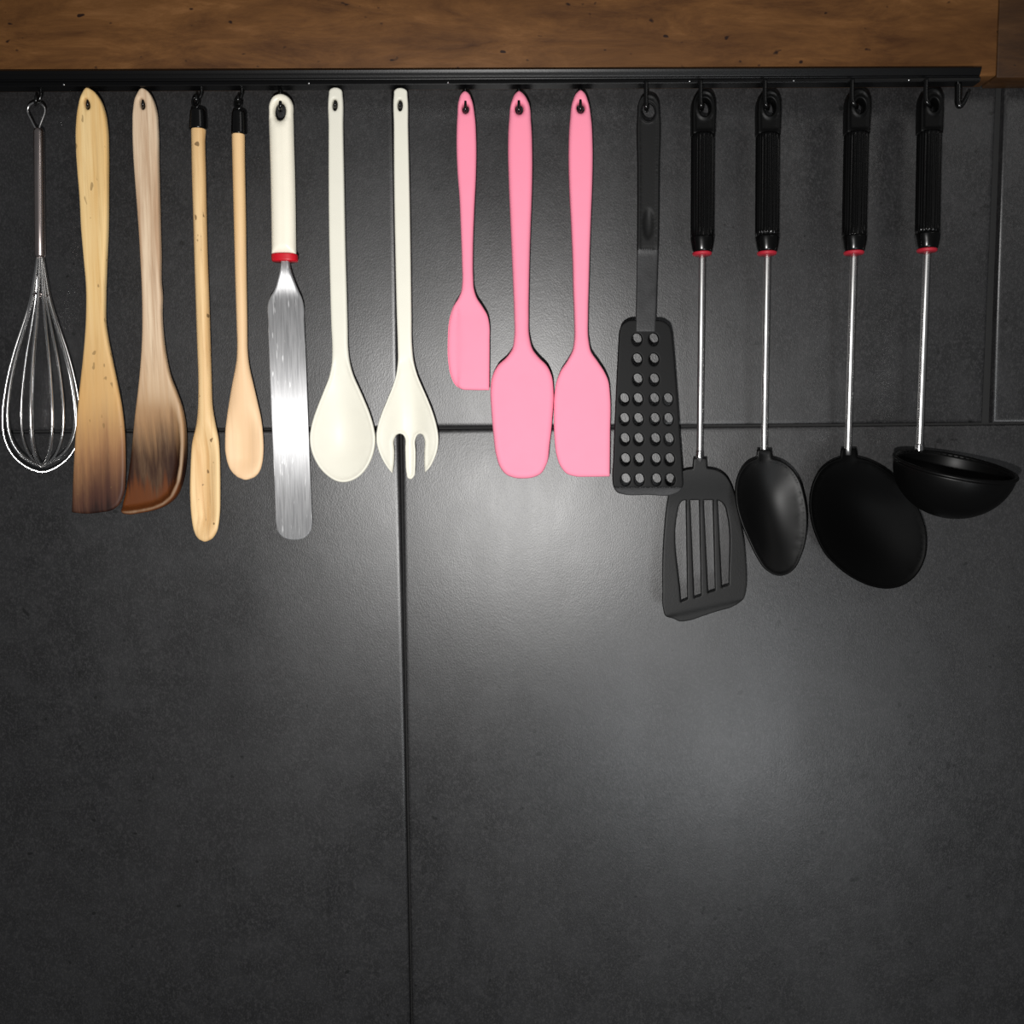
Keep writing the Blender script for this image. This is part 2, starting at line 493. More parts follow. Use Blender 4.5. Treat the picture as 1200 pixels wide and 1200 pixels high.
# ------------------------------------------------------------------ setting: tiled wall
wl = W(-70, 600).x; wr = W(1280, 600).x; zt = W(600, -90).z; zb = W(600, 1290).z
jx1 = (W(459, 150).x+W(474, 620).x+W(482, 1180).x)/3 ; jx2 = W(1157.5, 520).x
jz = (W(150, 509).z+W(540, 505).z+W(850, 497).z+W(1100, 492.5).z)/4
wall = bevel_box('wall_back', (jx1-0.91, 0.0065, jz-0.61), (jx2+0.46, 0.05, jz+0.46), 0, M['grout'], smooth=False)
tag(wall, 'dark slate tiled kitchen wall behind the utensils', 'wall', kind='structure')
TT = 0.0095                                   # tile thickness
def tile(x0, x1, z0, z1, tx=0.0, tz=0.0):
    rings = [(0.0, 0.0125), (0.0, 0.0019), (0.0004, 0.0010), (0.0011, 0.00045), (0.0021, 0.00015), (0.0034, 0.00002), (0.0036, 0.0)]
    c = Vector(((x0+x1)/2, 0.0, (z0+z1)/2)); t = Matrix.Rotation(rad(tx), 3, 'X') @ Matrix.Rotation(rad(tz), 3, 'Z')
    V = []; Fs = []
    for (i, dp) in rings:
        for (x, z) in ((x0+i, z0+i), (x1-i, z0+i), (x1-i, z1-i), (x0+i, z1-i)):
            V.append(c+t @ (Vector((x, dp, z))-c))
    for k in range(len(rings)-1):
        for j in range(4):
            Fs.append((4*k+j, 4*k+(j+1) % 4, 4*k+4+(j+1) % 4, 4*k+4+j))
    m = 4*(len(rings)-1); Fs += [(m, m+1, m+2, m+3), (3, 2, 1, 0)]
    o = mesh_obj('tile', V, Fs, M['tile'], wall); o.data.set_sharp_from_angle(angle=rad(60))
    return o
g = 0.0008
XS = [(jx1-0.452+g, jx1-g), (jx1+g, jx2-0.0034), (jx2+0.0034, jx2+0.455)]
XF = (jx1-0.905, jx1-0.452-g)
ZU, ZL = (jz+g, jz+0.455), (jz-0.605, jz-g)
tile(*XF, *ZU); tile(*XS[0], *ZU, tx=0.1, tz=-0.9); tile(*XS[1], *ZU, tx=0.6, tz=-0.15); tile(*XS[2], *ZU)
tile(*XF, *ZL); tile(*XS[0], *ZL, tx=0.2, tz=-0.9); tile(XS[1][0], XS[2][1], *ZL, tx=-0.35)

# ------------------------------------------------------------------ wooden board above, rail
BD = 24.0                                      # how far the board stands out, mm
zbb = W(600, 99, 36.0).z+0.0085
bx = W(1170, 50, BD).x
b1 = bevel_box('wooden_board', (W(-420, 50, BD).x, -BD/1000, zbb), (bx-0.0004, -0.0005, zbb+0.13), 0.0012, M['board'])
tag(b1, 'long dark brown wooden board running above the black rail', 'board')
b2 = bevel_box('wooden_board', (bx+0.0004, -(BD-1.5)/1000, zbb-0.001), (bx+0.12, -0.0005, zbb+0.13), 0.0012, M['board2'])
tag(b2, 'darker wooden board past the right end of the rail', 'board')

RD0, RD1 = BD+0.2, 36.0                         # rail back and front, mm from the wall
ra, rb_ = W(-400, 82.1, RD1), W(1150.5, 77, RD1)
rc, rd_ = W(-400, 102.8, RD1), W(1150.5, 94.5, RD1)
rail = thing('utensil_rail', Vector(((ra.x+rb_.x)/2, -RD0/1000, (rc.z+rd_.z)/2)),
             'long black metal rail under the wooden board, holding the hooks', 'rail')
def rail_body():
    # section (depth mm, height share 0..1 from bottom)
    sec = [(RD0, 1.0), (RD0+9.5, 1.0), (RD0+11.0, 0.94), (RD0+11.8, 0.86), (RD0+11.2, 0.70), (RD0+9.6, 0.46), (RD0+9.0, 0.40),
           (RD0+8.8, 0.36), (RD0+9.2, 0.28), (RD0+10.4, 0.24), (RD0+10.4, 0.06), (RD0+10.0, 0.0), (RD0, 0.0)]
    V = []; n = len(sec)
    for (a, c) in ((ra, rc), (rb_, rd_)):
        for (dp, h) in sec: V.append(Vector((a.x, -dp/1000, c.z+(a.z-c.z)*h)))
    Fs = [(i, (i+1) % n, n+(i+1) % n, n+i) for i in range(n)]+[tuple(range(n)), tuple(range(2*n-1, n-1, -1))]
    return fix_normals(mesh_obj('bar', V, Fs, M['rail'], rail, smooth=False))
rail_body()
for px in (75, 362, 525, 808, 930, 1065):
    t = (px+60)/1210.5; py = 101+(94.5-101)*t
    c = W(px, py-1.0, RD1); bm = bmesh.new()
    bmesh.ops.create_icosphere(bm, subdivisions=1, radius=0.0009)
    vv = [v.co+c for v in bm.verts]; ff = [tuple(v.index for v in f.verts) for f in bm.faces]; bm.free()
    mesh_obj('rivet', vv, ff, M['glint'], rail)

HG = 'black hooks along the rail'
def hook(px, hole_y, tip_y, dep, label, front=False, dx=0.0, gap=5.2, rr=1.35):
    """J hook hanging from the rail; its end passes through the hole of what it holds"""
    s = 1 if front else -1
    a, b = dep+s*gap, dep-s*(gap+0.6)
    top = W(px+dx, 99, a); top.z = max(top.z, rail.location.z+0.001)
    loc = Vector((top.x, top.y, W(px, hole_y, a).z))
    pts = curve3([top, W(px+dx, hole_y-9, a), W(px+dx*0.4, hole_y-2, a+(b-a)*0.04), W(px, hole_y+1.4, (a+b)/2),
                  W(px, hole_y-2, b-(b-a)*0.04), W(px, tip_y, b)], 7)
    # keep the stem straight under the rail
    R = [rr/1000]*(len(pts)-7)+[rr/1000*(1-0.35*(k+1)/7) for k in range(7)]
    o = tube('rail_hook', pts, R, M['hook'], None, n=10, origin=loc)
    return tag(o, label, 'hook', HG)

# ------------------------------------------------------------------ 1 whisk
def whisk():
    base = W(49, 545, 25); t = thing('balloon_whisk', base, 'steel wire balloon whisk hanging at the far left end', 'whisk')
    ax = lambda py, dep=26: W(45.5+(py-150)*0.0105, py, dep)
    tube('handle', [ax(150.5), ax(152), ax(155), ax(200), ax(260), ax(299), ax(301.5)],
         [0.0022, 0.0031, 0.0036, 0.0036, 0.0036, 0.0036, 0.0032], M['tubesteel'], t, n=20)
    lp = []
    for (x, y, dp) in ((43.5, 153, 26), (40.5, 148, 26), (36, 139, 26), (32.5, 131, 26), (33.5, 124.5, 26.5), (38, 121, 27), (42.5, 120, 27),
                       (47.5, 121.3, 27), (52, 125.5, 26.5), (52.6, 131.5, 26), (50, 139, 26), (47, 147, 26), (45.5, 153, 26)):
        lp.append(W(x, y, dp))
    tube('hanging_loop', curve3(lp, 5), 0.00075, M['steel'], t, n=8)
    # balloon wires: half profile (py, radius px)
    prof = [(300, 3), (318, 5.2), (333, 7.6), (346, 9.6), (362, 13.5), (385, 20.5), (412, 29.2), (440, 36.5), (465, 41), (485, 42.8), (503, 41.5),
            (518, 36.5), (530, 28), (539, 16), (543.5, 5), (544, 0)]
    k = 0.00062
    for ang, drop in ((8, 0), (36, 1.5), (54, 0.5), (85, 2.5), (128, 1.0), (151, 9.0)):
        a = rad(ang); full = []
        sc = 1.0
        for (py, r) in prof: full.append((py+drop*max(0, (py-400)/144), r))
        pts = []
        for (py, r) in full: c = ax(py); pts.append(c+Vector((math.cos(a)*r*k, -math.sin(a)*r*k*0.80, 0)))
        for (py, r) in full[-2::-1]: c = ax(py); pts.append(c-Vector((math.cos(a)*r*k, -math.sin(a)*r*k*0.80, 0)))
        tube('wire', curve3(pts, 4), 0.00105, M['steel'], t, n=8)
    c = ax(346); rg = [c+Vector((math.cos(u)*9.6*k, -math.sin(u)*9.6*k*0.8, -0.0006*math.sin(3*u))) for u in np.linspace(0, 2*math.pi, 24, endpoint=False)]
    tube('binding_ring', rg, 0.0009, M['tubesteel'], t, n=8, closed=True)
whisk()
hook(42, 121, 112, 27, 'black hook holding the steel whisk', front=False, dx=6)

# ------------------------------------------------------------------ 2, 3 wooden spatulas
def wooden_spatula_straight():
    out = spline([(102.5, 103.5), (97, 110.5), (92.7, 125), (90, 148), (90, 175), (91.8, 203), (94.2, 232), (96, 268), (99, 303), (101.7, 335), (102, 362),
                  (101, 386), (98, 420), (94, 455), (91.5, 480), (89, 510), (86.5, 550), (85, 588), (84.5, 600.5, 1), (100, 602), (118, 600.5), (132, 597.5),
                  (140, 591), (145, 580), (147, 560), (147.2, 532), (146, 505), (142.5, 475), (137, 447), (131.5, 421), (126.5, 396), (124, 380), (123.7, 350),
                  (125, 310), (126.6, 270), (127, 215), (127, 180), (126, 150), (123, 131), (117, 115.5), (109.5, 106.5)])
    dep = lambda x, y: 30.5+5.5*sstep(360, 600, y)
    th = lambda x, y: 6.5-2.2*sstep(330, 590, y)
    t = thing('wooden_spatula', W(115, 602, 33), 'flat bamboo spatula with a square scorched end, beside the whisk', 'spatula', 'wooden spatulas')
    plate(out, [ell(103.3, 123, 3.1, 6.6, -0.28)], dep, th, 3.4, [('handle', lambda x, y: y < 372, M['bamboo'], None), ('blade', None, M['bamboo'], None)], t)
wooden_spatula_straight()
hook(102.6, 125.5, 117.5, 30.5, 'black hook holding the straight bamboo spatula', gap=5.4, rr=1.0)

def wooden_spatula_curved():
    out = spline([(167.5, 104), (160.3, 113), (156.8, 130), (156.2, 150), (157, 180), (159, 210), (162, 250), (164.2, 282), (165.4, 305), (166.8, 333), (167.6, 365),
                  (167.2, 400), (165.3, 430), (162, 462), (158, 490), (154, 520), (150, 550), (145.5, 580), (142.6, 594), (145, 600.5), (153, 602.5), (165, 601),
                  (182, 597.5), (195, 592), (205, 583.5), (213, 567), (217, 545), (218.2, 520), (217, 497), (213.5, 478), (207, 459), (200, 441), (194.5, 416),
                  (191.2, 391), (189.8, 365), (190.2, 346), (188.8, 330), (188.8, 300), (188, 270), (187, 230), (186, 190), (185.2, 150), (183.5, 130), (179.3, 116), (173.5, 107)])
    dep = lambda x, y: 29.0-2.0*sstep(360, 600, y)
    th = lambda x, y: 6.5+3.0*sstep(450, 560, y)
    def front(x, y, d):      # scooped out towards the raised right and bottom wall
        path = np.array([(138, 603), (153, 602.5), (165, 601), (182, 597.5), (195, 592), (205, 583.5), (213, 567), (217, 545), (218.2, 520), (217, 497), (213.5, 478), (207, 459)], float)
        rim = seg_dist(np.stack([x, y], 1), [np.concatenate([path, path[-2:0:-1]])])
        return -5.2*sstep(455, 550, y)*sstep(3.0, 11, rim)
    t = thing('wooden_spatula', W(180, 602, 29), 'curved wooden scraper spatula with a scorched hollow end, right of the bamboo one', 'spatula', 'wooden spatulas')
    plate(out, [ell(168, 123, 3.0, 6.6, -0.22)], dep, th, 3.2, [('handle', lambda x, y: y < 378, M['olive'], None), ('blade', None, M['olive'], None)], t, front=front, grid=3.0)
wooden_spatula_curved()
hook(167.4, 125.5, 117.5, 29, 'black hook holding the curved wooden spatula', gap=5.4, rr=1.0)

# ------------------------------------------------------------------ 4, 5 wooden spoons with black caps
def capped_spoon(name, label, base, rows, mat, cap, split, dish, ring_x, ring_y, dep):
    t = thing(name, base, label, 'spoon', 'wooden spoons with black caps')
    loft('handle', rows, mat, t, n=36, exp=2.15, dish=dish, split=('bowl', split))
    (y0, xl0, xr0, y1, xl1, xr1) = cap
    w = (xr0-xl0)*0.62
    c = loft('cap', [(y0, xl0+3.2, xr0-3.2, w*0.6, dep), (y0+1.2, xl0+0.8, xr0-0.8, w*0.92, dep), (y0+3, xl0, xr0, w, dep), (y1-0.6, xl1, xr1, w*1.03, dep), (y1, xl1+0.5, xr1-0.5, w, dep)], M['cap'], t, n=28, step=2)
    rg = [W(ring_x+4.0*math.cos(u), ring_y+6.0*math.sin(u), dep+0.5*math.sin(u)) for u in np.linspace(0, 2*math.pi, 20, endpoint=False)]
    tube('hanging_ring', rg, 0.0009, M['cap'], c, n=8, closed=True)
    return t
capped_spoon('wooden_spoon', 'long narrow wooden spoon with a black cap and a worn, speckled bowl', W(240, 634, 30),
    [(150.5, 225.0, 240.5, 9.2, 29), (152.5, 224.4, 241, 9.6, 29), (165, 224.6, 240.2, 9.5, 29), (200, 225.2, 241, 9.5, 29), (250, 226.6, 242, 9.5, 29), (300, 228, 243.2, 9.5, 28.5),
     (350, 229.6, 245, 9.3, 28), (400, 231.2, 246.5, 9.2, 28), (450, 232.8, 248, 9.2, 28), (470, 232.6, 248.6, 9.3, 28), (485, 231.8, 250.4, 9.6, 28), (500, 229.8, 253.2, 10.2, 28),
     (512, 226.8, 255.8, 10.5, 28), (522, 225, 257, 10.5, 28), (545, 223.6, 258, 10.5, 28), (572, 222.8, 258.3, 10.5, 28), (592, 223.4, 258.2, 10, 28), (610, 225, 257, 9, 28),
     (620, 226.8, 255.3, 8.2, 28), (628, 230, 251.6, 7.2, 28), (632, 233.5, 248, 6, 28), (634.3, 238.5, 243, 4, 28)],
    M['spoonwood'], (128, 223, 241.5, 152, 222, 242.5), 492, lambda y: 6.2*float(sstep(488, 540, y)*(1-sstep(600, 634, y))), 229.5, 120, 29)
hook(230, 119, 111, 29, 'black hook holding the long wooden spoon', dx=6, gap=4.0)
capped_spoon('wooden_spoon', 'short pale wooden spoon with a black cap and smooth oval bowl', W(288, 562, 30),
    [(156.5, 272.6, 286.2, 8.4, 29), (158.5, 272, 286.7, 8.8, 29), (180, 272.4, 286.8, 8.7, 29), (250, 274, 288, 8.6, 29), (330, 276, 289, 8.3, 28.5), (380, 277.5, 289.8, 8.0, 28),
     (405, 278.2, 290, 8, 28), (418, 277.8, 290.8, 8, 28), (432, 275.8, 292.8, 8.2, 28), (450, 272.2, 297, 8.5, 28), (470, 268.8, 301.6, 8.8, 28), (490, 265.8, 306, 9, 28),
     (508, 264, 308.2, 9, 28), (525, 263.8, 309, 9, 28), (538, 265.6, 308.2, 8.6, 28), (548, 268.8, 306.2, 8, 28), (555, 273.6, 302.8, 7, 28), (559.5, 279.2, 298, 6, 28), (562, 285.5, 291.5, 4.2, 28)],
    M['spoonwood2'], (130, 271.8, 288.2, 158, 271, 289), 440, lambda y: 4.6*float(sstep(470, 515, y)*(1-sstep(535, 562, y))), 279, 121.5, 29)
hook(279, 119, 112, 29, 'black hook holding the short wooden spoon', dx=4.5, gap=4.0)

# ------------------------------------------------------------------ 6 icing spatula
def icing_spatula():
    t = thing('icing_spatula', W(345, 633, 28), 'icing spatula with ivory handle, red collar and long steel blade', 'spatula')
    out = spline([(329.5, 110.5), (320.5, 114), (316, 122), (315.3, 135), (316, 165), (317, 200), (318, 250), (318.6, 298.5, 1), (347.2, 298.5, 1),
                  (346.6, 250), (345.6, 200), (344.6, 165), (343.9, 135), (343.3, 122), (338.5, 114)])
    plate(out, [ell(329, 131.5, 6.3, 10.6, 0, 32)], 29.5, 12.5, 10.5, [('handle', None, M['white'], None)], t, grid=2.6)
    loft('collar', [(298.3, 318.8, 348.2, 13.6, 29), (299.2, 318.4, 348.8, 14, 29), (305.5, 318.8, 349.2, 14, 29), (306.8, 319.8, 348.4, 13.2, 29)], M['red'], t, n=40, step=1, exp=2.4)
    ob = spline([(330.8, 305), (330, 311), (326.6, 325), (321.5, 340), (316, 349.5), (314, 356), (314.3, 375), (314.8, 400), (316.6, 450), (318.8, 500), (321, 550), (323, 600), (323.6, 614),
                 (325.5, 622.5), (330, 628.5), (337, 632), (345.5, 633), (353.5, 632), (360, 628.5), (364.3, 622), (366, 613), (365.4, 600), (363.4, 550), (361.6, 500), (359.8, 450), (357.6, 400),
                 (356.4, 375), (355.8, 357), (354, 350), (349.6, 340), (344, 326), (339.6, 312), (338.4, 305)])
    dep = lambda x, y: 29.0-7.6*(y-310)/323
    th = lambda x, y: 6.5-5.0*sstep(306, 352, y)
    bl = plate(ob, [], dep, th, 1.6, [('blade', None, M['blade'], None)], t, grid=5)['blade'].data
    uv = bl.uv_layers.new(name='brush')
    for lp in bl.loops:
        co = bl.vertices[lp.vertex_index].co; uv.data[lp.index].uv = (co.x*5, co.z*5)
icing_spatula()
hook(328.5, 127.5, 119, 29.5, 'black hook holding the icing spatula', gap=8.2, rr=1.5)

# ------------------------------------------------------------------ 7, 8 cream server spoon and fork
def cream_spoon():
    out = spline([(386.5, 106.5), (389, 104.3), (398, 104.3), (400.8, 106.5), (401.6, 112), (402.2, 150), (403.6, 220), (405, 290), (406.6, 345), (407.6, 385), (408.3, 410), (410.2, 425), (414.4, 440),
                  (421, 455), (427.6, 470), (433.6, 485), (438, 500), (440, 514), (438.8, 527), (434.6, 540), (428.6, 550.5), (420.5, 558.8), (411, 563.8), (402, 565.3),
                  (393, 563.4), (384.5, 558.2), (376.4, 550.5), (369.6, 540), (364.6, 527), (363, 514), (364.6, 500), (368.8, 485), (374.4, 470), (380, 456), (385.8, 441), (388.8, 426),
                  (389.5, 410), (388.4, 380), (387, 330), (386, 280), (385.4, 220), (385.4, 150), (385.6, 112)])
    t = thing('serving_spoon', W(402, 565, 27), 'cream plastic serving spoon with a deep pear-shaped bowl', 'spoon', 'cream plastic servers')
    bowl = lambda x, y: sstep(415, 500, y)
    f = lambda x, y, d: -9.5*bowl(x, y)*sstep(2.0, 36, d)**0.8-1.0*sstep(415, 440, y)*sstep(1.5, 5, d)
    b = lambda x, y, d: -9.0*bowl(x, y)*sstep(-2.0, 36, d)
    plate(out, [ell(393, 124, 3.0, 6.8)], lambda x, y: 29.5-1.0*sstep(300, 500, y), lambda x, y: 6.0-2.2*sstep(380, 470, y), 3.0,
          [('handle', lambda x, y: y < 425, M['cream'], None), ('bowl', None, M['cream'], None)], t, front=f, back=b, grid=3.0, smooth=40)
cream_spoon()
hook(392.6, 125.5, 118, 29.5, 'black hook holding the cream serving spoon', gap=5.2, rr=1.0)

def cream_fork():
    out = spline([(462.6, 107), (465, 105), (474, 105), (476.8, 107), (477.6, 113), (478.4, 150), (480, 220), (481.4, 300), (482.4, 370), (483, 405), (485, 424), (489.2, 440), (495.4, 455),
                  (502, 470), (507.8, 485), (512, 500), (514, 513), (513, 526), (508.6, 539), (502.4, 549.5), (497.6, 554, 1), (496.8, 545), (496.8, 530), (496.6, 514), (494.5, 509.8), (491.5, 508.6), (488.4, 509.8), (486.2, 514),
                  (486.2, 530), (485.8, 548), (484.4, 558.5), (480.8, 562.3), (477, 561.4), (474.8, 554), (473.9, 540), (473.5, 525), (473.3, 514), (471, 509.8), (467.4, 508.4), (463.8, 509.8), (461.4, 514),
                  (461.3, 530), (460.8, 545), (459.4, 555.5, 1), (454.4, 549), (448.4, 539), (443, 526), (441, 513), (442.4, 500), (447, 485), (453, 470), (459, 455), (464, 440), (466.2, 424),
                  (466.2, 405), (465.2, 370), (463.6, 300), (462.2, 220), (461.8, 150), (461.8, 113)], step=1.5)
    t = thing('serving_fork', W(478, 562, 27), 'cream plastic serving fork with three tines over the tile joint', 'fork', 'cream plastic servers')
    def bw(x, y):       # hollow follows the spoon-like outline, not the slots
        u = np.clip(1-np.abs(x-477.5)/np.maximum(1, 36*np.sqrt(np.clip(1-((y-515)/92)**2, 0.02, 1))), 0, 1)
        return u
    f = lambda x, y, d: -8.0*sstep(415, 500, y)*sstep(0.06, 0.9, bw(x, y))-0.9*sstep(415, 440, y)*sstep(1.2, 4.5, d)
    b = lambda x, y, d: -7.6*sstep(415, 500, y)*sstep(0.0, 0.9, bw(x, y))
    hi = lambda y: y > 511
    plate(out, [ell(469.2, 124.5, 3.0, 6.8)], lambda x, y: 29.5-1.0*sstep(300, 500, y), lambda x, y: 6.0-2.2*sstep(380, 470, y), 2.4,
          [('handle', lambda x, y: y < 425, M['cream'], None), ('head', lambda x, y: y < 511, M['cream'], None),
           ('tine', lambda x, y: x < 467, M['cream'], 'head'), ('tine', lambda x, y: x < 491, M['cream'], 'head'), ('tine', None, M['cream'], 'head')],
          t, front=f, back=b, grid=2.8)
cream_fork()
hook(468.8, 126, 118.5, 29.5, 'black hook holding the cream serving fork', gap=5.2, rr=1.0)

# ------------------------------------------------------------------ 9, 10, 11 pink silicone
def pink(name, label, base, pts, hole, split, tf, ff=None, r=6.0):
    t = thing(name, base, label, 'spatula', 'pink silicone spatulas')
    out = spline(pts)
    plate(out, [ell(*hole)], lambda x, y: 29.5+0*y, tf, r, [('handle', lambda x, y: y < split, M['pink'], None), ('blade', None, M['pink'], None)], t, front=ff, grid=3.0, smooth=4)
pink('silicone_spatula', 'small pink silicone spatula with one straight side, shortest of the pink ones', W(550, 457, 29),
     [(545.2, 108), (541, 110.5), (537.8, 118), (536, 136), (535, 165), (536, 200), (538.4, 232), (540, 270), (541.4, 310), (541.6, 332), (540.6, 341), (537.6, 348.5), (531.5, 358.5), (527, 373), (524.8, 398),
      (525.4, 424), (528.2, 440), (533.6, 451), (541.5, 456.4), (552, 457.2), (573.4, 457.4, 1), (573.8, 400), (573.6, 381), (571.2, 369.5), (565, 358.5), (558.6, 348.6), (555.6, 339), (554.6, 325), (554.4, 295),
      (556, 245), (558, 202), (558.2, 165), (556.4, 136), (552.8, 117.5), (549.4, 110.5)],
     (545.8, 129, 4.0, 5.6), 343, lambda x, y: 9.0-4.6*sstep(330, 372, y),
     lambda x, y, d: -1.2*sstep(352, 372, y)*(1-sstep(535.5, 539.5, x)), r=4.5)
hook(545.4, 131, 118.5, 29.5, 'black hook holding the small pink spatula', gap=6.2, rr=1.15)
pink('silicone_spoonula', 'pink silicone spoon spatula with a broad rounded head', W(612, 560, 29),
     [(608.2, 107.5), (603.6, 110.6), (599.6, 119), (596.4, 142), (595.2, 172), (596, 210), (597.6, 250), (599.4, 292), (601, 332), (602.4, 370), (602.4, 395), (600, 409), (593.6, 418.4), (583.4, 428),
      (577.2, 440), (574.8, 456), (575.6, 480), (578.2, 510), (581.4, 534), (586, 547.6), (593, 556), (602, 559.8), (613, 560.8), (625, 559.4), (634, 555), (640.2, 545), (644.2, 520), (647.2, 490), (648.6, 457),
      (646.6, 440.5), (641, 428.4), (632, 419.2), (624.4, 409.6), (620.4, 395), (619.6, 370), (620, 332), (621, 290), (622, 262), (623.4, 225), (623.8, 180), (622.4, 145), (619, 120), (613, 110.6)],
     (608.4, 129, 4.8, 6.4), 412, lambda x, y: 10.0-3.4*sstep(395, 440, y),
     lambda x, y, d: -0.9*sstep(410, 440, y)*sstep(2.5, 22, d), r=6.0)
hook(608, 131.5, 118, 29.5, 'black hook holding the pink spoon spatula', gap=6.6, rr=1.3)
pink('silicone_spatula', 'large pink silicone spatula with one straight side and square corner, beside the black turner', W(690, 558, 29),
     [(680, 106.8), (675.4, 110), (671, 119), (667.8, 141), (666.2, 175), (667, 220), (669, 262), (670.8, 305), (671.6, 340), (672.8, 375), (672.8, 398), (670.8, 410.5), (665, 422), (657.2, 434), (652, 447.6),
      (649.6, 463), (649, 490), (649.8, 515), (652.2, 534), (657, 547), (664, 555), (673.5, 558.2), (690, 558.8), (714.6, 558.4, 1), (715, 510), (714.8, 461), (713, 446.6), (708, 435), (700, 423), (692.4, 412), (689.6, 399),
      (689, 370), (690, 330), (690.8, 298), (692.2, 258), (694, 210), (694.2, 170), (692.6, 141), (688.6, 119), (684.6, 110)],
     (680.2, 128, 4.8, 6.4), 414, lambda x, y: 10.0-5.2*sstep(400, 450, y),
     lambda x, y, d: 0*x, r=5.0)
hook(680.2, 130.5, 117, 29.5, 'black hook holding the large pink spatula', gap=6.6, rr=1.3)

# ------------------------------------------------------------------ 12 black turner with round holes
def holed_turner():
    t = thing('kitchen_turner', W(758, 580, 32), 'black nylon turner with a tapered head full of round holes', 'turner')
    out = spline([(759.5, 111.5), (752.5, 113.8), (748, 121), (747, 132), (747, 200), (746.6, 290), (745.6, 340), (744.6, 389.5, 1), (767.8, 389.5, 1), (769.4, 340), (771, 290), (772, 200), (772.2, 132), (771, 121), (766.4, 113.8)])
    dep = lambda x, y: 30.0+2.0*sstep(285, 300, y)*0+3.5*sstep(293, 389, y)
    def dent(x, y, d):
        q = ((x-759.3)/6.2)**2+((y-263)/18)**2
        return -2.0*np.clip(1-q, 0, 1)**0.6-0.5*sstep(2.4, 3.6, d)*(y < 293)
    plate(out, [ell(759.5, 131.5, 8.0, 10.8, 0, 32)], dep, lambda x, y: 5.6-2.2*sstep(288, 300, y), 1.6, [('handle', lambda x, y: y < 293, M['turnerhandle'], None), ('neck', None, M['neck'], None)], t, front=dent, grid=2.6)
    rg = [W(759.5+8.8*math.cos(u), 131.5+11.6*math.sin(u), 32.2) for u in np.linspace(0, 2*math.pi, 36, endpoint=False)]
    tube('eye_rim', rg, 0.0008, M['blk'], t, n=8, closed=True)
    hs = []
    for y, xs in ((398, (746.2, 765.6)), (421.5, (746.4, 766)), (445, (747, 766.4)), (468, (731.3, 747.4, 766.6, 782.6)), (491.3, (731.6, 747.8, 767.2, 783)),
                  (514.8, (732, 748.2, 767.8, 783.8)), (538.4, (732.6, 748.6, 768.4, 784.4)), (562, (733, 749, 769, 785))):
        hs += [ell(x, y, 5.7, 7.3, 0, 22) for x in xs]
    oh = spline([(734, 376.8), (728.4, 381), (725.8, 388), (724.8, 400), (723.2, 430), (721.4, 468), (719.8, 505), (718.4, 542), (717.6, 560), (719, 570.5), (723.4, 577.2), (731, 579.4), (760, 580), (788, 579.8),
                 (796, 576.4), (800, 569), (800, 560), (798.8, 540), (796.4, 505), (794, 470), (791.6, 440), (788.6, 404), (787, 390), (784.4, 382), (778, 377), (757, 376.2)])
    plate(oh, hs, lambda x, y: 33.0-0.0*y, 3.6, 1.3, [('head', lambda x, y: y < 571.2, M['blk'], None), ('front_edge', None, M['neck'], None)], t,  # front edge: light caught by the tilted lip is painted as paler nylon
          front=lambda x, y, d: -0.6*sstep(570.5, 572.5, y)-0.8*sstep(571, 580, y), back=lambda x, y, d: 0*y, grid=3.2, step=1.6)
holed_turner()
hook(757.5, 128, 119, 30, 'black hook holding the turner with round holes', front=True, dx=-0.5, gap=5.2, rr=1.6)

